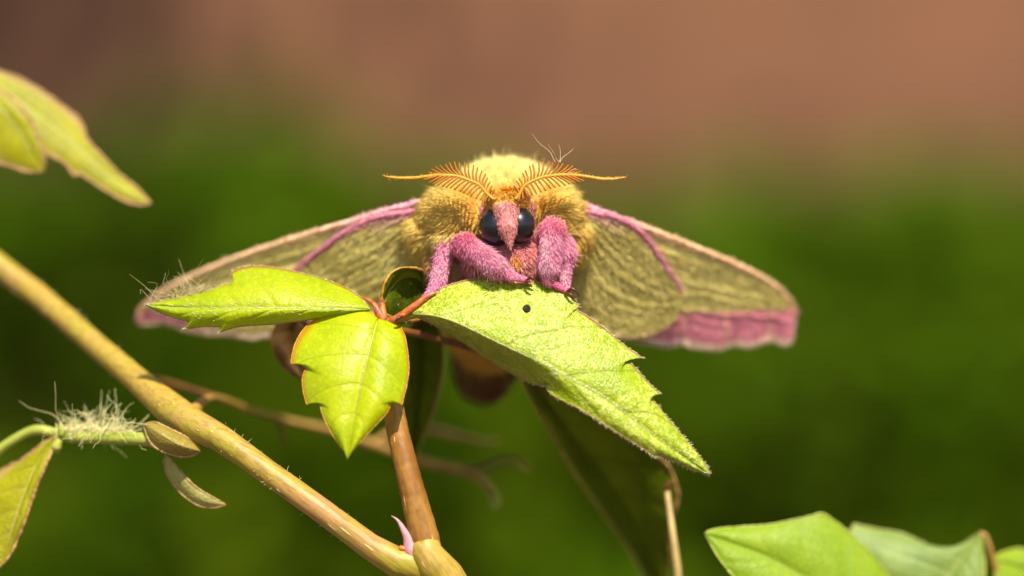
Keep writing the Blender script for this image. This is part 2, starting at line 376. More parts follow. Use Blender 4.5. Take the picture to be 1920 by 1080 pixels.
# ------------------------------------------------------------------ leaves
def leaf(parent, mid, Lf, Rt, mat, N=150, Nu=12, bulge=10, vrel=2.0, nv=6, slope=.9, rim=1.6, rib=2.2, margmat=None, ribmat=None, hairn=0, hairlen=8, warp=3.0, dome=0.0, name='leaflet', label=None):
    m = spline(mid, N)
    base, tip = mid[0], mid[-1]
    def edge(E): return spline([tuple(base[:3])] + list(E) + [tuple(tip[:3])], N)
    eL, eR = edge(Lf), edge(Rt)
    t = np.linspace(0, 1, N); V = []; A = []
    def smooth(Ed):
        k = max(3, N // 11); P_ = Ed.copy()
        for _ in range(3):
            c_ = np.cumsum(np.concatenate([np.zeros((1, 3)), P_])  , 0); i_ = np.arange(N); h_ = np.minimum(np.minimum(i_, N - 1 - i_), k)
            P_ = (c_[i_ + h_ + 1] - c_[i_ - h_]) / (2 * h_ + 1)[:, None]
        return P_
    sL, sR = smooth(eL), smooth(eR)
    ph0 = random.uniform(0, 6)
    for j in range(-Nu, Nu + 1):
        a = abs(j) / Nu; E = eL if j < 0 else eR
        p = m * (1 - a) + (sL if j < 0 else sR) * a + (E - (sL if j < 0 else sR)) * a ** 5
        env = np.sin(math.pi * np.clip(t * .96 + .02, 0, 1)) ** .5
        y = -bulge * 4 * a * (1 - a) * env - dome * (1 - a * a) * env
        fr = np.abs(((t * nv - slope * a ** 1.25) % 1) - .5)
        y = y + vrel * np.exp(-(fr / .07) ** 2) * env * min(1, 4 * (1 - a)) * min(1, 5 * a + .2)
        y = y + warp * a * np.sin(t * 17 + ph0 + (2 if j < 0 else 0)) * env
        if a < 1e-6 and dome == 0: y = y + 2.5 * env
        p = p.copy(); p[:, 2] += y
        V.append(QA(p)); A.append(np.stack([np.full(N, j / Nu), t, np.zeros(N)], 1))
    W = 2 * Nu + 1
    V = np.concatenate(V); A = np.concatenate(A)
    i = np.arange(N - 1)[None]; j = np.arange(W - 1)[:, None]
    F = np.stack([j * N + i, j * N + i + 1, (j + 1) * N + i + 1, (j + 1) * N + i], -1).reshape(-1, 4)
    o = part(name, V, F, parent, mat, attrs={'lf': ('FLOAT_VECTOR', A)}, label=label)
    VL, VR = V[:N], V[-N:]
    ring = np.concatenate([VL, VR[::-1][1:]])
    tv, tf = tube_np(ring, rim * (1 + .25 * rng.standard_normal(len(ring))), 5)
    part('leaf_margin', tv, tf, o, margmat or MARG)
    mm = V[Nu * N:(Nu + 1) * N] + np.array([0, 1.0, 0])
    tv, tf = tube_np(mm, np.linspace(rib, rib * .35, N), 6)
    part('midrib', tv, tf, o, ribmat or RIBG)
    if hairn:
        idx = rng.integers(4, len(ring) - 4, hairn)
        cen = V[Nu * N:(Nu + 1) * N]
        tl = np.where(idx < N, idx, 2 * N - 2 - idx)
        out = ring[idx] - cen[np.clip(tl, 0, N - 1)]; out /= np.linalg.norm(out, axis=1)[:, None] + 1e-6
        tang = cen[np.clip(tl + 3, 0, N - 1)] - cen[np.clip(tl - 3, 0, N - 1)]; tang /= np.linalg.norm(tang, axis=1)[:, None] + 1e-6
        r1 = ring[idx]; dd = out * .6 + tang * .9 + rng.standard_normal((hairn, 3)) * .25
        # along the midrib and scattered on the blade
        n2 = hairn // 2; ii = rng.integers(6, N - 4, n2); uu = np.clip(np.abs(rng.normal(0, .4, n2)), 0, .98) * rng.choice([-1, 1], n2)
        uu[: n2 // 2] *= .03
        jj = np.clip(np.round(uu * Nu).astype(int) + Nu, 0, 2 * Nu); r2 = V[jj * N + ii]
        t2 = cen[np.clip(ii + 3, 0, N - 1)] - cen[np.clip(ii - 3, 0, N - 1)]; t2 /= np.linalg.norm(t2, axis=1)[:, None] + 1e-6
        d2 = t2 * .9 + np.array([0, -.45, .45]) + rng.standard_normal((n2, 3)) * .25
        rr = np.concatenate([r1, r2]); d = np.concatenate([dd, d2]); n = len(rr)
        hl = hairlen * rng.uniform(.5, 1.3, n)
        hc = np.tile(np.array([[.80, .76, .55]]), (n, 1))
        hv, hf, hcol = hairs(rr, d, d + rng.standard_normal((n, 3)) * .3, hl, np.full(n, .45), hc, hc)
        part('leaf_hair', hv, hf, o, WHITEH, attrs={'col': ('FLOAT_COLOR', hcol)}, kind='stuff')
    return o, V

# ------------------------------------------------------------------ the vine
gx = M(Q(1500, 1100, 1500))
vine = thing('vine', 'young creeper vine with yellow green toothed leaflets holding the pink and yellow moth', 'vine', (gx[0], gx[1], 0.0))
GZ = 540 + ZC / K                      # pixel row of the ground at the focal plane
# main stem, coming up from the ground to the lower fork, then away to the upper left
def pxz(px, z, y): return (px, 540 - z * D / (D + y), y)
stem_pts = [pxz(1500, -ZC / K - 40, 1500), (1340, 9000, 1300), (1120, 3000, 500), (960, 1500, 80), (880, 1180, 0), (826, 1075, -25), (790, 1058, -32), (742, 1054, -34), (690, 1022, -34), (600, 955, -30), (500, 884, -10), (420, 826, 20), (340, 782, 70), (250, 706, 160), (160, 630, 240), (80, 560, 310), (0, 500, 360), (-90, 420, 370), (-190, 300, 330), (-270, 140, 360), (-300, -60, 380)]
stem_r = [60, 56, 50, 42, 36, 36, 36, 29, 24, 23, 23, 25, 33, 24, 23, 23.5, 24, 24, 24, 24, 20]
tube('main_stem', stem_pts, stem_r, vine, STEM, n=260, ns=20, wob=.012)
# swollen node at the fork and the leaf stalk
tube('node', [(856, 1110, -30), (836, 1084, -38), (814, 1060, -44), (801, 1038, -44), (797, 1018, -38), (795, 1008, -34)], [32, 36, 35, 31, 27, 20], vine, NODE, n=40, ns=24)
tube('petiole', [(806, 1050, -36), (796, 1010, -36), (778, 940, -30), (760, 868, -22), (744, 800, -8), (733, 740, 4), (727, 680, 8), (722, 630, 6), (718, 600, 2)], [27, 28, 25, 22, 21, 20, 18, 16, 13], vine, PET, n=90, ns=18, wob=.012)
# pink bud in the fork
def bud():
    P = spline([(776, 1046, -40), (766, 1014, -46), (755, 990, -48), (745, 975, -48), (734, 967, -46)], 22)
    r = np.interp(np.linspace(0, 1, 22), [0, .2, .45, .75, 1], [17, 16, 8, 4, .6])
    V, F = tube_np(QA(P), r, 10); part('bud', V, F, vine, PINKB)
    tube('bud_scale', [(744, 1034, -36), (752, 1028, -46), (762, 1030, -50)], [3, 6, 3], vine, RED, n=10)
bud()
# petiolules at the hub
tube('petiolule', [(719, 602, 0), (711, 588, 0), (703, 573, 4), (692, 563, 12), (678, 558, 20)], [9, 8, 5, 3, 1.5], vine, RED, n=24, ns=10)
tube('petiolule', [(720, 600, 0), (717, 580, 6), (716, 560, 8), (719, 545, 6)], [8, 7, 5, 3], vine, RED, n=20, ns=10)
tube('petiolule', [(730, 604, -2), (750, 594, -14), (772, 578, -22), (800, 556, -22), (818, 548, -18)], [7, 8, 7, 5, 2], vine, RED, n=24, ns=10)
tube('petiolule', [(726, 606, 0), (748, 598, -2), (775, 590, -14), (800, 592, -24)], [9, 9, 8, 5], vine, SHEATH, n=24, ns=10)

# leaflet pointing left
leaf(vine, [(694, 580, 0), (640, 579, -14), (560, 578, -20), (480, 577, -18), (400, 578, -8), (330, 575, 8), (272, 571, 20)],
     [(690, 574, 6), (676, 557, 20), (650, 540, 30), (600, 521, 42), (540, 506, 48), (490, 499, 50), (455, 501, 48), (434, 510, 46, 1), (437, 529, 42, 1), (410, 537, 42), (385, 546, 40), (352, 554, 36), (310, 563, 28)],
     [(680, 584, 0), (640, 589, 2), (590, 598, 6), (520, 607, 8), (460, 611, 8), (432, 616, 6), (411, 624, 4, 1), (416, 613, 6, 1), (390, 612, 10), (344, 617, 8, 1), (362, 605, 12, 1), (330, 597, 14), (298, 585, 18)],
     LY, N=190, bulge=12, vrel=2.2, hairn=420, hairlen=7, rim=1.1, label='long narrow leaflet in front of a wing, folded along its midrib')
# leaflet hanging toward the camera
leaf(vine, [(708, 598, -6), (702, 622, -30), (692, 660, -52), (682, 705, -70), (672, 752, -84), (660, 810, -98), (651, 861, -104)],
     [(694, 584, 2), (668, 578, 4), (634, 581, 6), (600, 592, 4), (574, 612, -4), (558, 634, -14), (549, 658, -24), (545, 682, -32, 1), (558, 682, -34), (575, 688, -38, 1), (567, 706, -44), (568, 732, -54), (575, 759, -62, 1), (586, 751, -64), (599, 748, -66, 1), (604, 776, -76), (618, 806, -86), (637, 836, -96), (646, 846, -102)],
     [(722, 596, 0), (742, 602, -4), (757, 624, -16), (764, 655, -30), (767, 690, -44), (763, 722, -56), (758, 742, -62), (754, 759, -66, 1), (745, 756, -68), (734, 753, -70, 1), (727, 772, -76), (706, 796, -86), (680, 824, -96), (662, 845, -102)],
     LB, N=180, bulge=16, vrel=1.6, nv=5, rim=1.0, rib=1.8, margmat=MARGO, label='heart shaped leaflet hanging down with two notches on one side')
# broad leaflet sloping down to the right, where the moth stands
oC, VC = leaf(vine, [(772, 588, -20), (815, 592, -52), (857, 605, -66), (934, 642, -84), (1020, 683, -92), (1063, 708, -94), (1129, 743, -92), (1187, 786, -86), (1246, 831, -76), (1331, 891, -60)],
     [(778, 580, -16), (800, 556, -12), (835, 537, -8), (885, 523, -6), (935, 520, -6), (985, 525, -8), (1030, 534, -10), (1062, 548, -12), (1087, 575, -16, 1), (1074, 578, -20, 1), (1100, 592, -22), (1130, 613, -26), (1158, 637, -30), (1180, 654, -34), (1205, 671, -40, 1), (1186, 670, -38), (1161, 668, -36, 1), (1184, 682, -40), (1204, 705, -44), (1220, 722, -46), (1238, 739, -52, 1), (1224, 737, -50), (1208, 733, -48, 1), (1226, 752, -52), (1250, 782, -54), (1284, 822, -58), (1312, 856, -60), (1326, 878, -60)],
     [(790, 598, 0), (830, 618, 30), (880, 650, 50), (935, 686, 52), (985, 714, 26), (1014, 722, -30), (1020, 720, -60, 1), (1035, 740, -72), (1082, 764, -92), (1129, 793, -94), (1175, 822, -88), (1216, 848, -80), (1222, 856, -78, 1), (1234, 853, -76, 1), (1260, 864, -72), (1300, 881, -64)],
     LC, N=240, Nu=14, bulge=14, vrel=2.6, nv=5, slope=1.0, rim=1.2, hairn=800, hairlen=6.5, label='broad speckled leaflet the moth stands on')
# small curled leaflet behind the hub
leaf(vine, [(718, 580, 12), (728, 548, 26), (752, 522, 52), (782, 524, 84), (800, 556, 100), (796, 588, 104)],
     [(716, 560, 4), (720, 535, 0), (732, 514, 2), (750, 503, 8), (772, 502, 26), (792, 508, 56), (806, 530, 84), (810, 570, 102)],
     [(726, 590, 30), (745, 598, 60), (768, 600, 84), (786, 598, 100)],
     LD, N=80, bulge=8, rim=2.6, margmat=MARGO, hairn=70, label='small shaded leaflet curled over behind the hub')
# hanging leaves behind, in the shade
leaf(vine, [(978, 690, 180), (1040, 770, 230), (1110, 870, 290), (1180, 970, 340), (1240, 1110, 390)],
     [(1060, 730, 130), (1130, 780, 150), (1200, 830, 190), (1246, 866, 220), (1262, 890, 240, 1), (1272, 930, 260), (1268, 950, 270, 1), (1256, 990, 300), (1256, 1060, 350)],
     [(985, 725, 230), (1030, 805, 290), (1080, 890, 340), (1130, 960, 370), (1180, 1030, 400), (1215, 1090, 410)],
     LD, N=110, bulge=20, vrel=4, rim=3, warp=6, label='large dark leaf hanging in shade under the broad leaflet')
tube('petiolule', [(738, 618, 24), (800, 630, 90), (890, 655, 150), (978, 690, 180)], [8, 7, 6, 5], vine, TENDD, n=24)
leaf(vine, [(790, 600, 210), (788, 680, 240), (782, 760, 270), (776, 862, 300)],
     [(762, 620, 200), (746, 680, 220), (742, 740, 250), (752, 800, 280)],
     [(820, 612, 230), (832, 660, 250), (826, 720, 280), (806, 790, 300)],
     LD, N=70, bulge=26, vrel=6, rim=2.5, warp=8, label='narrow shaded leaf hanging straight down behind the leaf stalk')
tube('petiolule', [(730, 612, 20), (750, 602, 110), (790, 600, 210)], [7, 6, 5], vine, TENDD, n=16)
leaf(vine, [(560, 590, 170), (548, 630, 190), (552, 670, 200), (575, 716, 205)],
     [(530, 595, 170), (511, 622, 185), (513, 655, 195), (535, 692, 202)],
     [(590, 610, 180), (606, 650, 190), (602, 690, 200)],
     LE, N=60, bulge=12, rim=1.5, margmat=TENDD, ribmat=TENDD, label='bronze leaflet half hidden behind the heart shaped leaflet')
tube('petiolule', [(716, 608, 16), (650, 596, 100), (560, 590, 170)], [7, 6, 4], vine, TENDD, n=16)

# leaves at the upper left, on the far end of the stem
tube('petiole', [(-270, 140, 360), (-200, 120, 345), (-130, 118, 335), (-60, 140, 325)], [14, 11, 10, 8], vine, PET, n=24)
leaf(vine, [(-60, 140, 325), (10, 175, 318), (90, 232, 312), (160, 292, 308), (220, 342, 306), (281, 381, 306)],
     [(-30, 128, 330), (30, 145, 332), (80, 172, 332), (118, 200, 330), (146, 222, 328), (158, 243, 326, 1), (162, 262, 322), (190, 292, 320), (226, 330, 316), (258, 355, 312)],
     [(-20, 190, 300), (40, 245, 294), (82, 285, 290), (120, 305, 290), (138, 330, 288, 1), (150, 325, 290, 1), (190, 352, 294), (232, 376, 300), (262, 384, 304)],
     LT, N=90, bulge=3, dome=8, vrel=1, rim=3.4, rib=4, margmat=MARG, label='long pink edged leaflet drooping at the upper end of the stem')
leaf(vine, [(-60, 140, 322), (-10, 190, 290), (30, 240, 282), (60, 285, 280), (82, 321, 280)],
     [(-30, 150, 300), (20, 182, 284), (56, 222, 276), (76, 268, 274), (83, 300, 276)],
     [(-60, 200, 290), (-50, 260, 284), (-20, 298, 280), (20, 312, 278), (50, 322, 278)],
     LT, N=70, bulge=3, dome=10, vrel=1, rim=3.4, rib=4, label='short pink edged leaflet overlapping the long one')

# side shoot at the left
tube('side_shoot', [(352, 838, 60), (310, 830, 62), (280, 824, 66), (200, 821, 96), (128, 818, 122), (104, 812, 130), (70, 806, 138), (40, 816, 144), (0, 842, 150), (-60, 890, 160)], [22, 18, 13, 12, 12, 10, 10, 9, 9, 8], vine, SHOOT, n=80, ns=14, wob=.015)
leaf(vine, [(270, 796, 56), (300, 814, 34), (336, 834, 24), (376, 846, 34)],
     [(290, 792, 44), (316, 803, 38), (346, 818, 34), (368, 832, 34)], [(276, 818, 48), (290, 838, 36), (320, 852, 30), (352, 856, 32)],
     LH, N=50, bulge=0, dome=18, vrel=.3, rim=2.6, rib=.6, warp=1, ribmat=SHEATH, name='sheath')
tube('shoot_bud', [(112, 794, 122), (117, 806, 116), (116, 818, 112)], [3, 9, 6], vine, SHOOT, n=12)
tube('shoot_bud', [(108, 848, 120), (106, 838, 114), (112, 824, 112)], [4, 11, 6], vine, SHOOT, n=12)
leaf(vine, [(106, 818, 120), (80, 850, 118), (55, 900, 112), (30, 970, 104), (2, 1062, 96)],
     [(80, 832, 130), (40, 862, 140), (0, 884, 150), (-40, 930, 150), (-50, 1000, 130)],
     [(102, 836, 112), (86, 872, 104), (66, 920, 100), (46, 980, 98), (22, 1035, 96)],
     LT, N=80, bulge=10, rim=3.2, rib=3, label='folded yellow green leaf hanging from the side shoot')
leaf(vine, [(312, 850, 74), (326, 884, 70), (352, 918, 64), (386, 940, 60), (424, 946, 58)],
     [(322, 862, 66), (340, 885, 60), (366, 912, 56), (398, 932, 56)],
     [(308, 866, 80), (316, 894, 78), (340, 926, 72), (372, 948, 66), (402, 952, 62)],
     LS, N=60, bulge=0, dome=6, vrel=.3, rim=2.0, rib=.6, warp=1, label='small narrow leaf curling out below the sheath')

# forked tendril running off behind
tn = tube('tendril', [(350, 790, 60), (366, 768, 110), (382, 752, 200), (410, 746, 320), (470, 768, 420), (540, 788, 470), (620, 806, 500), (700, 832, 520), (780, 862, 535), (860, 880, 545), (900, 898, 550), (925, 925, 552), (934, 944, 552)], [17, 13, 9, 6, 6, 6, 8, 9, 9, 8, 6, 5, 3], vine, TEND, n=120, ns=10)
tube('tendril_branch', [(410, 746, 320), (360, 730, 380), (320, 718, 420), (282, 706, 450)], [6, 5.5, 5, 4], tn, TENDD, n=24)
tube('tendril_branch', [(520, 782, 460), (530, 800, 470), (534, 832, 480)], [6, 6, 3], tn, TENDD, n=16)
tube('tendril_branch', [(860, 880, 545), (905, 880, 550), (940, 866, 555), (972, 866, 558), (992, 882, 560)], [7, 6, 6, 5, 2.5], tn, TENDD, n=30)
tube('tendril_branch', [(700, 832, 520), (745, 806, 560), (800, 804, 600), (850, 814, 620), (905, 828, 640), (932, 826, 650)], [7, 7, 7.5, 7.5, 5, 3], tn, TEND, n=40)
tube('tendril_tip', [(930, 936, 552), (926, 944, 550), (922, 952, 550)], [4, 8, 3], tn, SHOOT, n=10)
# dark speck on the broad leaflet
def speck():
    c = Q(988, 578, -62); best = VC[np.argmin(np.linalg.norm((VC - c)[:, [0, 2]], axis=1))]
    V, F = [], []
    for i, (r, h) in enumerate(((7.6, 0), (7.2, 2.2), (5.4, 3.4), (3.6, 2.0), (0.1, 1.4))):
        for k in range(14):
            a = 2 * math.pi * k / 14; V.append(best + np.array([r * math.cos(a), -h * .8 - .6 + r * math.sin(a) * .75, r * math.sin(a) * .95 + h * .5]))
    for i in range(4):
        for k in range(14): F.append([i*14+k, i*14+(k+1) % 14, (i+1)*14+(k+1) % 14, (i+1)*14+k])
    part('dark_speck', V, F, oC, SPOT)
speck()
# short fuzz on the stem
def stem_fuzz():
    P = QA(spline(stem_pts[8:17], 300)); n = 160
    i = rng.integers(2, 298, n); T = P[i + 1] - P[i - 1]; T /= np.linalg.norm(T, axis=1)[:, None]
    o = rng.standard_normal((n, 3)); o -= T * (o * T).sum(1)[:, None]; o /= np.linalg.norm(o, axis=1)[:, None]
    r = P[i] + o * 22.5
    c = np.tile([[.75, .68, .42]], (n, 1))
    V, F, col = hairs(r, o + rng.standard_normal((n, 3)) * .5, o + rng.standard_normal((n, 3)), rng.uniform(5, 16, n), np.full(n, .4), c, c)
    part('stem_hair', V, F, vine, WHITEH, attrs={'col': ('FLOAT_COLOR', col)}, kind='stuff')
stem_fuzz()

# ------------------------------------------------------------------ the other plant, bottom right, and a dry stalk
px0 = M(pxz(1760, 0, 420) and Q(1760, 540, 420))
plant = thing('leafy_seedling', 'fresh green plant with broad smooth leaves, apart from the vine and below the wing', 'plant', (px0[0], px0[1], 0.0))
tube('stem', [pxz(1760, -ZC / K - 40, 420), (1770, 9000, 400), (1800, 3000, 330), (1790, 1700, 280), (1760, 1420, 240), (1700, 1290, 200)], [46, 40, 34, 28, 24, 18], plant, SHOOT, n=80, ns=10)
leaf(plant, [(1700, 1290, 200), (1640, 1200, 170), (1560, 1120, 150), (1450, 1050, 140), (1322, 1000, 140)],
     [(1720, 1200, 230), (1690, 1120, 220), (1655, 1066, 205), (1620, 1025, 195), (1580, 988, 190), (1556, 970, 188), (1540, 962, 186, 1), (1500, 972, 178), (1440, 984, 168), (1380, 988, 158), (1340, 992, 148)],
     [(1640, 1290, 160), (1560, 1250, 130), (1470, 1190, 115), (1400, 1110, 115), (1350, 1050, 125)],
     LF, N=110, bulge=14, vrel=3, rim=1.8, margmat=SHOOT, warp=3, label='bright green leaf with one blunt tooth on its upper edge')
tube('petiole', [(1790, 1500, 250), (1860, 1300, 290), (1880, 1140, 300), (1862, 1050, 296), (1846, 1002, 290), (1836, 998, 285)], [12, 10, 8, 6, 5, 3], plant, TEND, n=40)
leaf(plant, [(1838, 998, 288), (1800, 1050, 280), (1760, 1110, 275), (1720, 1190, 275)],
     [(1800, 1024, 310), (1770, 1036, 315), (1730, 1018, 318), (1690, 1000, 318), (1640, 992, 316), (1600, 983, 314, 1), (1596, 1010, 305), (1640, 1100, 290)],
     [(1846, 1060, 270), (1840, 1120, 262), (1810, 1180, 262)],
     LG, N=80, bulge=14, vrel=3, rim=1.8, margmat=SHOOT, label='duller grey green leaf behind the bright one')
leaf(plant, [(1862, 1050, 300), (1900, 1060, 320), (1950, 1080, 340), (2010, 1130, 350)],
     [(1880, 1036, 330), (1920, 1030, 350), (1970, 1050, 360)],
     [(1870, 1090, 290), (1900, 1140, 300), (1960, 1160, 330)],
     LF, N=50, bulge=10, rim=1.8, margmat=SHOOT, label='green leaf reaching out past the tan leaf stalk')
sx = M(Q(1330, 540, 300))
stalk = thing('dry_stalk', 'thin straw coloured dry stalk standing behind the tip of the broad leaflet', 'stalk', (sx[0], sx[1], 0.0))
tube('stem', [pxz(1330, -ZC / K - 30, 300), (1340, 8000, 290), (1320, 2500, 240), (1285, 1200, 200), (1272, 1080, 190), (1262, 1010, 188), (1252, 950, 186), (1250, 915, 186)], [16, 15, 12, 8.5, 8, 7.6, 7.5, 5], stalk, STRAW, n=110, ns=10, wob=.02)
tube('broken_tip', [(1250, 918, 186), (1254, 908, 180), (1262, 902, 176)], [6, 5, 1.5], stalk, TENDD, n=10)

# ------------------------------------------------------------------ the moth
base = M(Q(930, 560, 120))
moth = thing('moth', 'furry yellow and pink moth facing the camera with its wings spread on a leaf', 'moth', tuple(base))
PALE = np.array(srgb(255, 230, 146)); GOLD = np.array(srgb(255, 208, 100)); HONEY = np.array(srgb(255, 190, 70)); PALE2 = np.array(srgb(255, 222, 130)); ORNG = np.array(srgb(254, 186, 62))
PINK = np.array(srgb(255, 150, 186)); LPINK = np.array(srgb(255, 190, 206)); CREAM = np.array(srgb(255, 244, 226)); DPINK = np.array(srgb(224, 104, 140))
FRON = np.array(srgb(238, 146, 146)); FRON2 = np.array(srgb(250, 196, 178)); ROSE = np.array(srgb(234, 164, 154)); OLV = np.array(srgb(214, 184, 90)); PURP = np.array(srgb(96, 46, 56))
prims = []
def E(c, r, c1, c2, ln, comb, lift=.5, rad=1.0, dens=1.0): prims.append(dict(k='e', c=Q(*c), r=np.array(r, float), c1=c1, c2=c2, ln=ln, comb=comb, lift=lift, rad=rad, dens=dens))
def Cp(a, b, ra, rb, c1, c2, ln, comb='axis', lift=.5, rad=.8, dens=1.0): prims.append(dict(k='c', a=Q(*a), b=Q(*b), ra=ra, rb=rb, c1=c1, c2=c2, ln=ln, comb=comb, lift=lift, rad=rad, dens=dens))
E((948, 408, 165), (122, 120, 104), PALE, PALE * 1.0, 22, 'up', .75, .8, 1.0)
E((854, 408, 98), (62, 66, 58), GOLD, PALE2, 36, 'radial', .08, .7, 1.5)
E((1040, 408, 98), (44, 66, 60), GOLD, PALE2, 36, 'radial', .08, .7, 1.5)
E((810, 438, 106), (28, 45, 34), PALE2, GOLD, 46, 'down', .25, .75, 1.5)
E((845, 440, 78), (36, 44, 28), PALE2, GOLD, 38, 'down', .14, .7, 1.5)
E((1070, 438, 106), (22, 45, 40), PALE2, GOLD, 46, 'down', .25, .75, 1.5)
E((952, 402, 48), (50, 52, 46), ROSE, FRON, 12, 'down', .4, .7, .8)
E((950, 374, 0), (36, 34, 20), ORNG, GOLD, 18, 'face', .35, .7, 1.5)
Cp((949, 396, -26), (952, 424, -38), 23, 18, FRON, FRON2, 12, 'axis', .15, .6, 2.0)
Cp((952, 424, -38), (957, 463, -46), 18, 2.5, FRON, FRON2, 9, 'axis', .12, .5, 2.2)
E((952, 494, 40), (84, 60, 46), ROSE, FRON, 22, 'down', .3, .7, 1.2)
E((962, 494, -10), (22, 12, 18), ORNG, HONEY, 14, 'down', .3, .6, 1.6)
E((850, 505, 90), (56, 50, 46), OLV, ROSE, 20, 'down', .3, .7, 1.0)
# abdomen, hanging away behind the leaf
Cp((935, 500, 220), (920, 610, 380), 104, 88, OLV, GOLD, 24, 'axis', .35, 1.0, .5)
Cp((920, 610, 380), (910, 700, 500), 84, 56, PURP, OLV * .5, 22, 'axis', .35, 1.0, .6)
# legs: near pair with furred shanks, and the ones behind
Cp((905, 495, 60), (872, 456, 5), 22, 18, ROSE, PINK, 14)
Cp((872, 458, 0), (928, 498, -30), 19, 17, PINK, LPINK, 20, 'leg', .3, .5, 2.6)
Cp((928, 498, -30), (958, 518, -32), 13, 9, PINK, LPINK, 11, 'axis', .35, .55, 1.8)
Cp((958, 518, -32), (988, 526, -26), 8, 6, PINK, DPINK, 7, 'axis', .3, .5, 1.6)
Cp((1000, 480, 60), (1036, 430, 5), 22, 19, ROSE, PINK, 14)
Cp((1036, 432, 0), (1030, 500, -24), 19, 16, PINK, LPINK, 20, 'leg', .3, .5, 2.6)
Cp((1027, 502, -24), (1028, 526, -26), 12, 9, PINK, LPINK, 10, 'axis', .35, .55, 1.8)
Cp((1028, 526, -26), (1064, 547, -16), 8, 5, DPINK, PINK, 6, 'axis', .3, .5, 1.6)
Cp((1050, 440, 60), (1060, 480, 20), 20, 17, PINK, LPINK, 16, 'axis', .4, .6, 1.4)
Cp((1060, 480, 20), (1058, 538, 10), 14, 9, LPINK, PINK, 12, 'axis', .4, .6, 1.6)
Cp((850, 440, 70), (836, 462, 30), 14, 13, LPINK, PINK, 14)
Cp((836, 462, 30), (818, 538, 2), 13, 11, PINK, LPINK, 16, 'axis', .45, .6, 1.8)
Cp((818, 538, 2), (796, 560, -20), 9, 6, PINK, DPINK, 8, 'axis', .35, .5, 1.6)
Cp((796, 560, -20), (752, 594, -22), 6, 4.5, np.array(srgb(216, 120, 60)), ORNG, 5, 'axis', .25, .45, 1.2)

def body():
    bm = bmesh.new()
    def ball(c, r, n=2):
        ret = bmesh.ops.create_icosphere(bm, subdivisions=3, radius=1.0)
        for v in ret['verts']: v.co = Vector(np.array(v.co) * r + c)
    for p in prims:
        if p['k'] == 'e': ball(p['c'], p['r'])
        else:
            L = np.linalg.norm(p['b'] - p['a']); n = max(2, int(L / (min(p['ra'], p['rb']) * .35)) + 1)
            for f in np.linspace(0, 1, n): ball(p['a'] * (1 - f) + p['b'] * f, p['ra'] * (1 - f) + p['rb'] * f)
    me = bpy.data.meshes.new('tmp'); bm.to_mesh(me); bm.free()
    o = bpy.data.objects.new('tmp', me); C.objects.link(o)
    m = o.modifiers.new('r', 'REMESH'); m.mode = 'VOXEL'; m.voxel_size = 2.6
    s = o.modifiers.new('s', 'SMOOTH'); s.iterations = 5; s.factor = .5
    dg = bpy.context.evaluated_depsgraph_get(); ev = o.evaluated_get(dg); em = ev.to_mesh()
    V = np.zeros(len(em.vertices) * 3); em.vertices.foreach_get('co', V); V = V.reshape(-1, 3)
    em.calc_loop_triangles()
    F = np.zeros(len(em.loop_triangles) * 3, np.int32); em.loop_triangles.foreach_get('vertices', F); F = F.reshape(-1, 3)
    ev.to_mesh_clear(); bpy.data.objects.remove(o); bpy.data.meshes.remove(me)
    return V, F
BV, BF = body()
def sdist(P):
    out = np.zeros((len(P), len(prims))); tpar = np.zeros_like(out)
    for i, p in enumerate(prims):
        if p['k'] == 'e':
            q = (P - p['c']) / p['r']; k = np.linalg.norm(q, axis=1); k2 = np.linalg.norm(q / p['r'], axis=1) + 1e-9
            out[:, i] = k * (k - 1) / k2
        else:
            ab = p['b'] - p['a']; t = np.clip(((P - p['a']) @ ab) / (ab @ ab), 0, 1)
            out[:, i] = np.linalg.norm(P - p['a'] - t[:, None] * ab, axis=1) - (p['ra'] * (1 - t) + p['rb'] * t); tpar[:, i] = t
    return out, tpar
def vnoise(P, sc, seed):
    r = np.random.default_rng(seed); o = np.zeros((len(P), 3))
    for _ in range(7):
        k = r.standard_normal((3, 3)) / sc; f = r.uniform(0, 6.28, 3)
        for c in range(3): o[:, c] += np.sin(P @ k[c] + f[c])
    return o / 3
d_, t__ = sdist(BV); ix = d_.argmin(1)
bc = np.array([p['c1'] * .95 for p in prims])[ix]
part('body', BV, BF, moth, SKIN, attrs={'col': ('FLOAT_COLOR', bc)})

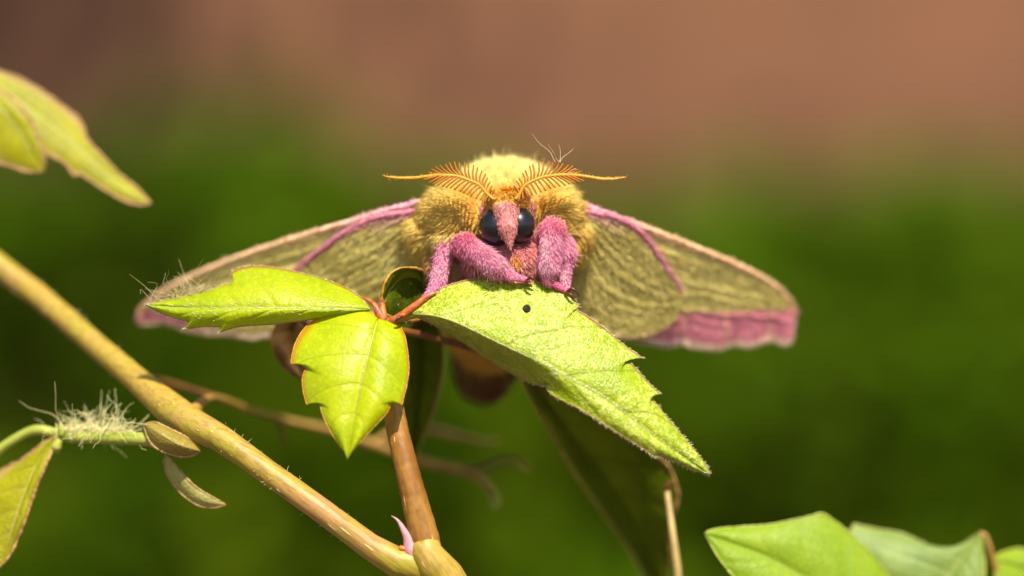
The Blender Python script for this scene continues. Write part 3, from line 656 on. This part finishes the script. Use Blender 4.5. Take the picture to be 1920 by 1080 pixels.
def fur():
    a, b, c = BV[BF[:, 0]], BV[BF[:, 1]], BV[BF[:, 2]]
    cr = np.cross(b - a, c - a); ar = np.linalg.norm(cr, axis=1); fn = cr / (ar[:, None] + 1e-9)
    cen = (a + b + c) / 3
    dd, _ = sdist(cen); pi = dd.argmin(1)
    wt = ar * np.array([p['dens'] for p in prims])[pi] * np.where(fn[:, 1] < .35, 1.0, .3)
    wt[cen[:, 1] > 330] *= .5
    NH = 100000
    tri = rng.choice(len(BF), NH, p=wt / wt.sum())
    u, v = rng.uniform(size=(2, NH)); fl = u + v > 1; u[fl] = 1 - u[fl]; v[fl] = 1 - v[fl]
    P = a[tri] + u[:, None] * (b - a)[tri] + v[:, None] * (c - a)[tri]; n = fn[tri]
    dist, tp = sdist(P); idx = (dist + rng.normal(0, 1.6, dist.shape)).argmin(1)
    g1 = lambda key: np.array([prims[i][key] for i in range(len(prims))])[idx]
    ln = g1('ln').astype(float) * rng.uniform(.55, 1.2, NH); lift = g1('lift').astype(float); rad = g1('rad').astype(float) * rng.uniform(.7, 1.25, NH)
    comb = np.zeros((NH, 3)); fc = Q(952, 402, 0)
    for i, p in enumerate(prims):
        m = idx == i; q = P[m]
        if not m.any(): continue
        if p['comb'] == 'up': cb = np.tile([0, .35, .55], (len(q), 1)) + (q - p['c']) / 160
        elif p['comb'] == 'radial':
            cb = (q - fc) * np.array([1, .45, .7]); cb /= np.linalg.norm(cb, axis=1)[:, None]; cb += np.array([0, 0, -.12])
        elif p['comb'] == 'down':
            cb = np.tile([0, -.05, -1.0], (len(q), 1)); cb[:, 0] += np.clip((q[:, 0] - fc[0]) / 220, -.7, .7)
        elif p['comb'] == 'face': cb = np.tile([0, -.45, -.9], (len(q), 1)); cb[:, 0] += (q[:, 0] - p['c'][0]) / 40
        elif p['comb'] == 'leg':
            ax = (p['b'] - p['a']) / np.linalg.norm(p['b'] - p['a']); side = -1 if p['a'][0] < 0 else 1
            cb = np.tile(ax * .7 + np.array([.25 * side, 0, -.55]), (len(q), 1))
        else:
            ax = (p['b'] - p['a']) / np.linalg.norm(p['b'] - p['a']); cb = np.tile(ax, (len(q), 1))
        comb[m] = cb
    comb -= n * (comb * n).sum(1)[:, None] * .85
    comb /= np.linalg.norm(comb, axis=1)[:, None] + 1e-6
    calm = np.where(g1('rad') < .65, .35, .85)[:, None]
    clump = vnoise(P, 9, 3) * .33 + vnoise(P, 24, 4) * .28; clump *= calm
    d0 = n * (lift + .3)[:, None] + comb * .7 + clump * .5 + rng.standard_normal((NH, 3)) * .13
    d1 = n * (lift * .55)[:, None] + comb * 1.15 + clump + rng.standard_normal((NH, 3)) * .22
    # strays
    st = rng.uniform(size=NH) < .012
    ln[st] *= 1.5; d1[st] += rng.standard_normal((st.sum(), 3)) * .7
    # tufting: tips lean to a nearby leader hair
    lead = rng.choice(NH, 3200, replace=False); kd = kdtree.KDTree(len(lead))
    for k, q in enumerate(lead): kd.insert(P[q], k)
    kd.balance()
    near = np.array([lead[kd.find(p)[1]] for p in P]); off = P[near] - P
    far = np.linalg.norm(off, axis=1) > 14; off[far] = 0
    d1 = d1 / np.linalg.norm(d1, axis=1)[:, None] + off / ln[:, None] * .75 * calm
    c1, c2 = g1('c1'), g1('c2'); f = np.clip(rng.normal(.42, .35, NH) + (vnoise(P, 18, 9)[:, 0]) * .3, 0, 1)[:, None]
    col = c1 * (1 - f) + c2 * f
    # pale stripe down the front of the near shanks, orange brow under the antennae
    for i, p in enumerate(prims):
        if p['comb'] == 'leg':
            m = idx == i; ab = p['b'] - p['a']; q = p['a'] + tp[m, i][:, None] * ab
            off2 = P[m] - q; side = np.array([.55, -.6, .55]) if p['a'][0] < 0 else np.array([-.55, -.8, .1])
            k = np.clip((off2 @ (side / np.linalg.norm(side))) / 20, 0, 1) ** 7
            k *= np.clip(tp[m, i] * 2.0 + .15, 0, 1)
            col[m] = col[m] * (1 - k[:, None]) + CREAM * k[:, None]
            kd_ = np.clip(1 - tp[m, i] * 5, 0, 1)[:, None] * .6; col[m] = col[m] * (1 - kd_) + DPINK * kd_
    brow = np.exp(-(((np.abs(P[:, 0] - Q(950, 0)[0]) - 26) / 11) ** 2 + ((P[:, 2] - Q(0, 358)[2]) / 16) ** 2)) * (P[:, 1] < 60)
    br = (rng.uniform(size=NH) < brow * .55)[:, None]; col = np.where(br, DPINK, col)
    warm = np.exp(-((np.linalg.norm((P - fc)[:, [0, 2]], axis=1) - 30) / 55) ** 2) * np.isin(idx, [0, 1, 2])
    col = col * (1 - .55 * warm[:, None]) + HONEY * .55 * warm[:, None]
    col *= rng.uniform(.88, 1.12, NH)[:, None]
    V, F, cc = hairs(P - n * 1.5, d0, d1, ln, rad, col * .92, np.clip(col * 1.1, 0, .95))
    part('fur', V, F, moth, FUR, attrs={'col': ('FLOAT_COLOR', cc)}, kind='stuff')
    # long loose hairs on the crown
    n2 = 170; top = np.where((P[:, 2] > Q(0, 330)[2]) & (n[:, 2] > .5))[0]; s = rng.choice(top, n2)
    dd0 = n[s] + rng.standard_normal((n2, 3)) * .5 + np.array([0, 0, .3]); dd1 = dd0 + rng.standard_normal((n2, 3)) * 1.0
    cc = np.tile(PALE * .9, (n2, 1))
    V, F, cc = hairs(P[s], dd0, dd1, rng.uniform(18, 42, n2), rng.uniform(.6, .9, n2), cc, cc)
    part('loose_hair', V, F, moth, FUR, attrs={'col': ('FLOAT_COLOR', cc)}, kind='stuff')
fur()

# eyes
def eye(c, r, tilt):
    bm = bmesh.new(); bmesh.ops.create_uvsphere(bm, u_segments=48, v_segments=32, radius=1)
    q = Q(*c); V = np.array([np.array(v.co) * r + q for v in bm.verts]); bm.faces.ensure_lookup_table()
    F = [[v.index for v in f.verts] for f in bm.faces]; bm.free()
    part('eye', V, F, moth, EYE)
eye((931, 425, -6), (33, 36, 36), 0)
eye((973, 422, -6), (30, 36, 35), 0)
# a few bristles on the eyes
n = 46
ang = rng.uniform(0, 6.28, n); sidec = rng.integers(0, 2, n)
pe = np.array([Q(927, 424, 2) if s == 0 else Q(976, 421, 2) for s in sidec])
off = np.stack([np.cos(ang) * 30, -rng.uniform(8, 26, n), np.sin(ang) * 33], 1)
V, F, cc = hairs(pe + off, off * [1, .4, 1] * -.5 + rng.standard_normal((n, 3)) * 10, rng.standard_normal((n, 3)) * [1, .2, 1], rng.uniform(10, 24, n), np.full(n, .6), np.tile(GOLD, (n, 1)), np.tile(PALE, (n, 1)))
part('eyelash', V, F, moth, FUR, attrs={'col': ('FLOAT_COLOR', cc)}, kind='stuff')

# antennae
def antenna(rach, up, lo, sgn, label=None):
    n = len(rach); P = spline([(x, y, -40 + 26 * i / (n - 1)) for i, (x, y) in enumerate(rach)], 90)
    r = np.interp(np.linspace(0, 1, 90), [0, .3, .55, .85, 1], [3.2, 3.2, 3.6, 3.4, 1.0])
    V, F = tube_np(QA(P), r, 8, .05); a = part('antenna', V, F, moth, ANT)
    S = np.linspace(0, 1, 90)
    def at(s): return np.array([np.interp(s, S, P[:, k]) for k in range(3)])
    U1 = spline([(x, y, 0) for x, y in up], 60); L1 = spline([(x, y, 0) for x, y in lo], 60)
    def comb(curve, nt, s0, s1, dy, bend):
        for i in range(nt):
            f = i / (nt - 1); b = at(s0 + (s1 - s0) * f); tpt = curve[min(59, int(round(f * 59)))].copy()
            tpt[:2] += rng.normal(0, .7, 2); tpt[2] = b[2] + dy
            mid = (b + tpt) / 2; mid[0] -= sgn * bend; mid[2] -= abs(dy) * .25
            Q3 = spline([tuple(b), tuple(mid), tuple(tpt)], 9)
            tv, tf = tube_np(QA(Q3), np.linspace(2.3, 1.5, 9), 5)
            part('comb_tooth', tv, tf, a, TOOTH)
    comb(U1, 18, .03, .50, 14, -2.4); comb(L1, 15, .06, .52, -10, -1.0)
    # tiny sensory hairs on the bare outer part
    m = 130; s = rng.uniform(.5, 1, m); root = np.array([Q(*at(k)) for k in s]); o = rng.standard_normal((m, 3)); o[:, 2] = np.abs(o[:, 2]) * rng.choice([1, 1, -1], m)
    o /= np.linalg.norm(o, axis=1)[:, None]; c = np.tile(srgb(226, 176, 100), (m, 1))
    V, F, cc = hairs(root + o * 2.5, o, o + np.array([sgn * .8, 0, 0]), rng.uniform(2.5, 6, m), np.full(m, .5), c, c)
    part('sensory_hair', V, F, a, WHITEH, attrs={'col': ('FLOAT_COLOR', cc)}, kind='stuff')
antenna([(926, 374), (913, 363), (899, 347), (879, 338), (860, 331), (840, 329), (821, 329), (801, 331), (775, 334), (749, 334), (729, 332), (718, 329)],
        [(927, 357), (925, 355), (922, 346), (917, 338), (912, 329), (905, 321), (897, 315), (888, 310), (878, 307), (869, 305), (860, 304), (849, 304), (838, 306), (827, 309), (817, 312), (809, 317), (803, 323)],
        [(908, 379), (892, 372), (873, 364), (861, 358), (849, 354), (834, 351), (824, 349), (810, 346), (802, 342), (797, 338)], -1)
antenna([(966, 374), (973, 366), (983, 349), (999, 339), (1018, 332), (1038, 329), (1057, 328), (1083, 329), (1103, 332), (1122, 335), (1148, 336), (1174, 332)],
        [(962, 357), (963, 353), (966, 343), (971, 335), (977, 328), (984, 319), (992, 312), (1001, 307), (1011, 304), (1022, 303), (1031, 303), (1041, 304), (1052, 306), (1064, 308), (1074, 311), (1082, 315), (1090, 322)],
        [(972, 378), (985, 372), (1002, 366), (1023, 358), (1040, 353), (1056, 349), (1071, 346), (1080, 344), (1096, 340)], 1)

# claws
for pts in ([(988, 525, -32), (996, 520, -38), (1003, 526, -38), (1002, 533, -34)], [(986, 528, -34), (992, 532, -42), (998, 538, -42)],
            [(1064, 546, -20), (1072, 541, -26), (1080, 546, -28), (1086, 556, -24)], [(1060, 549, -22), (1070, 552, -30), (1076, 560, -28)],
            [(754, 593, -24), (746, 597, -30), (741, 604, -28)]):
    tube('claw', pts, [3.2, 3, 1.8, .6][:len(pts)], moth, TOE, n=16, ns=6)

# wings
def s2(x, a, b): t = np.clip((x - a) / (b - a), 0, 1); return t * t * (3 - 2 * t)
def wing(name, lead, trail, colf, ripple, N=160, Nu=50, rr=(7, 4), leadcol=None, fringe=True, label=None, sg=1):
    A = spline(lead, N); B = spline([lead[0]] + trail + [lead[-1]], N)
    f = np.linspace(0, 1, Nu)[:, None, None]; G3 = A[None] * (1 - f) + B[None] * f          # Nu,N,3 (px,py,y)
    t = np.linspace(0, 1, N)[None]; u = f[:, :, 0]
    G3 = G3.copy(); G3[..., 2] += ripple(u, t) + 0 * u * t
    px, py = G3[..., 0], G3[..., 1]
    col = colf(px, py, u + 0 * t, t + 0 * u)
    V = QA(G3.reshape(-1, 3)); i = np.arange(N - 1)[None]; j = np.arange(Nu - 1)[:, None]
    F = np.stack([j*N+i, j*N+i+1, (j+1)*N+i+1, (j+1)*N+i], -1).reshape(-1, 4)
    o = part(name, V, F, moth, WING, attrs={'col': ('FLOAT_COLOR', col.reshape(-1, 3))}, label=label)
    Lv = V[:N]; rad = np.interp(np.linspace(0, 1, N), [0, .8, 1], [rr[0], rr[1], rr[1] * .5])
    tv, tf = tube_np(Lv, rad, 8, .03); tcol = np.concatenate([np.repeat(leadcol(np.linspace(0, 1, N)), 8, 0), leadcol(np.array([0., 1.]))])
    part('leading_edge', tv, tf, o, WING, attrs={'col': ('FLOAT_COLOR', tcol)})
    for q in (.16, .3, .44, .58, .72, .86):
        row = V[int(q * (Nu - 1)) * N:][:N]; a0, a1 = int(N * .08), int(N * .97); seg = row[a0:a1] + np.array([0, -1.2, 0])
        tv, tf = tube_np(seg, np.linspace(2.0, .9, a1 - a0), 5); cv = np.concatenate([np.repeat(col[int(q * (Nu - 1)), a0:a1], 5, 0), col[int(q * (Nu - 1)), [a0, a1]]]) * np.array([1.05, .98, .86])
        part('vein', tv, tf, o, WING, attrs={'col': ('FLOAT_COLOR', np.clip(cv, 0, .95))})
    # hair-scales on the leading edge, the trailing fringe and the blade
    n1 = 2600; ii = rng.integers(2, N - 3, n1); r1 = Lv[ii] + rng.standard_normal((n1, 3)) * rr[1] * .5
    T = Lv[ii + 2] - Lv[ii - 2]; T /= np.linalg.norm(T, axis=1)[:, None]; d1 = T * .9 + rng.standard_normal((n1, 3)) * .3
    c1 = leadcol(ii / N) * rng.uniform(.8, 1.15, n1)[:, None]
    h = [(r1, d1, rng.uniform(6, 11, n1), c1)]
    if fringe:
        n2 = 2600; ii = rng.integers(int(N * .25), N - 2, n2); Tv = V[(Nu - 1) * N:]; iv = V[(Nu - 4) * N:(Nu - 3) * N]
        out = Tv[ii] - iv[ii]; out /= np.linalg.norm(out, axis=1)[:, None] + 1e-6
        c2 = col[Nu - 1][ii] * .4 + np.array(srgb(226, 190, 150)) * .6
        h.append((Tv[ii], out + rng.standard_normal((n2, 3)) * .25, rng.uniform(6, 13, n2), c2))
    n3 = 4200; jj = rng.integers(0, Nu, n3); ii = rng.integers(2, N - 3, n3); r3 = V[jj * N + ii]
    T = V[jj * N + ii + 2] - V[jj * N + ii - 2]; T /= np.linalg.norm(T, axis=1)[:, None] + 1e-6
    h.append((r3, T + np.array([0, -.22, -.1]) + rng.standard_normal((n3, 3)) * .2, rng.uniform(9, 18, n3), col[jj, ii] * rng.uniform(.88, 1.14, n3)[:, None]))
    rt, dd, LL, cc = [np.concatenate(x) for x in zip(*h)]
    hv, hf, hc = hairs(rt, dd, dd + rng.standard_normal(dd.shape) * .2, LL, np.full(len(rt), .9), cc, cc)
    part('wing_scales', hv, hf, o, FUR, attrs={'col': ('FLOAT_COLOR', hc)}, kind='stuff')
    return o
WY = np.array(srgb(232, 218, 136)); WY2 = np.array(srgb(186, 166, 84)); WP = np.array(srgb(226, 146, 158)); WPK = np.array(srgb(238, 170, 190)); WT = np.array(srgb(238, 200, 152)); WCR = np.array(srgb(246, 222, 196))
WK = np.array(srgb(150, 110, 90))
def nz1(x, seed, sc):
    r = np.random.default_rng(seed); o = 0
    for k in range(6): o = o + np.sin(x * sc * r.uniform(.5, 2.2) + r.uniform(0, 6.28))
    return o / 6
def streak(u, t, seed): return np.clip(.5 + .5 * nz1(u * 1.0 + .12 * t, seed, 46) + .35 * nz1(t + .3 * u, seed + 5, 14), 0, 1)
def fore_col(pinkline, seed):
    def f(px, py, u, t):
        k = streak(u, t, seed)[..., None]; c = WY * (1 - .55 * k) + WY2 * .55 * k
        wob = 5 * nz1(px, seed + 2, .05)
        pk = pinkline(px, py + wob)[..., None]; c = c * (1 - pk) + WP * pk
        v = s2(np.abs(((px * .0125) % 1) - .5), .43, .49)[..., None] * pk * .6; c = c * (1 - v) + WT * v
        rim = s2(u, .955, .99)[..., None]; c = c * (1 - rim) + WCR * rim * .9
        lt = s2(u, .07, .02)[..., None]; c = c * (1 - lt) + WT * lt
        rp = s2(t, .2, .02)[..., None] * s2(u, .25, .05)[..., None]; c = c * (1 - rp) + WPK * rp
        return c
    return f
def lead_fore(t): t = np.asarray(t)[:, None]; k = s2(t, .05, .4); return WPK * (1 - k) * 1.0 + (WT * 1.05) * k + .12 * (1 - k) * WCR
def lead_hind(t): t = np.asarray(t)[:, None]; return np.array(srgb(222, 140, 156)) + .06 * t
def hind_col(seed):
    def f(px, py, u, t):
        k = streak(u, t, seed)[..., None]; c = WY * (1 - .75 * k) + WY2 * .75 * k
        pk = s2(u, .07, .02)[..., None]; c = c * (1 - pk) + WP * pk
        rp = (s2(t, .45, .1) * s2(u, .25, .08))[..., None]; c = c * (1 - rp) + WPK * .9 * rp
        return c
    return f
fold = lambda amp, seed: (lambda u, t: amp * np.sin(math.pi * u) * (nz1(u + .15 * t, seed, 34)) * s2(t, 0, .3) )
# right (picture) side
wing('forewing', [(1072, 372, 120), (1110, 390, 126), (1160, 408, 138), (1240, 438, 168), (1320, 470, 206), (1390, 500, 250), (1440, 527, 288), (1474, 556, 322), (1491, 584, 346)],
     [(1080, 470, 150), (1090, 560, 180), (1130, 610, 208), (1180, 630, 236), (1215, 640, 256), (1255, 646, 276), (1277, 640, 286), (1300, 646, 294), (1345, 651, 308), (1377, 642, 318), (1405, 646, 326), (1432, 637, 334), (1452, 634, 338), (1466, 641, 342), (1482, 637, 346), (1486, 612, 348)],
     fore_col(lambda x, y: s2(y, 574 + (1480 - x) * .03, 586 + (1480 - x) * .03) * s2(x, 1180, 1240), 11), fold(6, 21), leadcol=lead_fore, rr=(5, 5), label='forewing with a broad pink outer border')
wing('hindwing', [(1074, 392, 104), (1110, 398, 108), (1150, 406, 114), (1190, 424, 130), (1222, 458, 152), (1250, 500, 176), (1272, 535, 196), (1280, 556, 206)],
     [(1074, 440, 112), (1074, 500, 130), (1080, 570, 156), (1110, 606, 180), (1150, 624, 200), (1190, 628, 212), (1224, 620, 216), (1254, 604, 216), (1274, 582, 212)],
     hind_col(31), fold(4, 41), leadcol=lead_hind, rr=(5, 3.5), fringe=True)
# left (picture) side
wing('forewing', [(812, 372, 120), (780, 380, 126), (720, 396, 140), (640, 420, 162), (540, 450, 202), (440, 484, 250), (360, 518, 294), (305, 547, 326), (270, 574, 350), (257, 594, 362)],
     [(800, 470, 150), (780, 555, 180), (720, 600, 210), (640, 622, 242), (560, 628, 272), (510, 626, 290), (470, 630, 304), (430, 623, 318), (380, 621, 334), (340, 612, 346), (310, 602, 354), (285, 603, 360), (264, 602, 362)],
     fore_col(lambda x, y: np.maximum(s2(y, 572, 586) * s2(x, 420, 340), s2(x, 285, 268) * s2(y, 560, 580)), 13), fold(6, 23), leadcol=lead_fore, rr=(5, 5), label='forewing half hidden by the long narrow leaflet')
wing('hindwing', [(812, 390, 104), (775, 396, 110), (720, 404, 120), (670, 422, 134), (630, 446, 150), (590, 476, 172), (560, 502, 190), (540, 530, 206), (530, 560, 216)],
     [(812, 440, 112), (808, 500, 130), (790, 570, 156), (740, 600, 180), (680, 618, 200), (620, 624, 216), (570, 618, 222), (540, 596, 222)],
     hind_col(33), fold(4, 43), leadcol=lead_hind, rr=(5, 3.5), fringe=True)

# ------------------------------------------------------------------ loose fluff caught on leaf, shoot and antenna
def fluff(name, label, cat, spots, n, length, rad, col, depth, up=.6, wav=.2):
    r = np.array([Q(*spots[k % len(spots)]) for k in range(n)]) + rng.standard_normal((n, 3)) * [depth, depth * .5, depth * .25]
    chunks = []
    for p in r:
        L = length * rng.uniform(.5, 1.4); d = rng.standard_normal(3); d[2] = abs(d[2]) * up + .1; d /= np.linalg.norm(d)
        bend = rng.standard_normal(3) * 1.1; s = np.linspace(0, 1, 9)[:, None]
        P = p + L * (d * s + bend * s * s * .6 + wav * np.sin(s * 9 + rng.uniform(0, 6)) * rng.standard_normal(3))
        chunks.append(tube_np(P, np.linspace(rad, rad * .4, 9), 3, cap=False))
    V, F = join(chunks); c = np.tile(np.array(col), (len(V), 1)) * rng.uniform(.8, 1.1, (len(V), 1))
    o = part(name, V, F, None, WHITEH, attrs={'col': ('FLOAT_COLOR', c)}, kind='stuff')
    o['label'] = label; o['category'] = cat
fluff('fluff', 'pale yellow wad of tangled moth hair stuck on the side shoot', 'fluff', [(130, 806, 118), (150, 808, 112), (170, 806, 106), (185, 808, 100), (200, 808, 96), (215, 808, 92), (230, 810, 86)], 150, 34, .75, srgb(252, 244, 180), 8)
fluff('fluff', 'few pale hairs caught on the tip of the long narrow leaflet', 'fluff', [(300, 563, 26), (330, 556, 32), (350, 552, 36), (355, 550, 36), (375, 546, 38)], 42, 34, .55, srgb(220, 200, 150), 6)
fluff('fluff', 'two stray hairs tangled in an antenna beside the yellow crown', 'fluff', [(1046, 303, -22), (1049, 304, -24), (1080, 316, -20), (1086, 334, -20)], 6, 24, .75, srgb(236, 200, 170), 1.5, wav=.03)
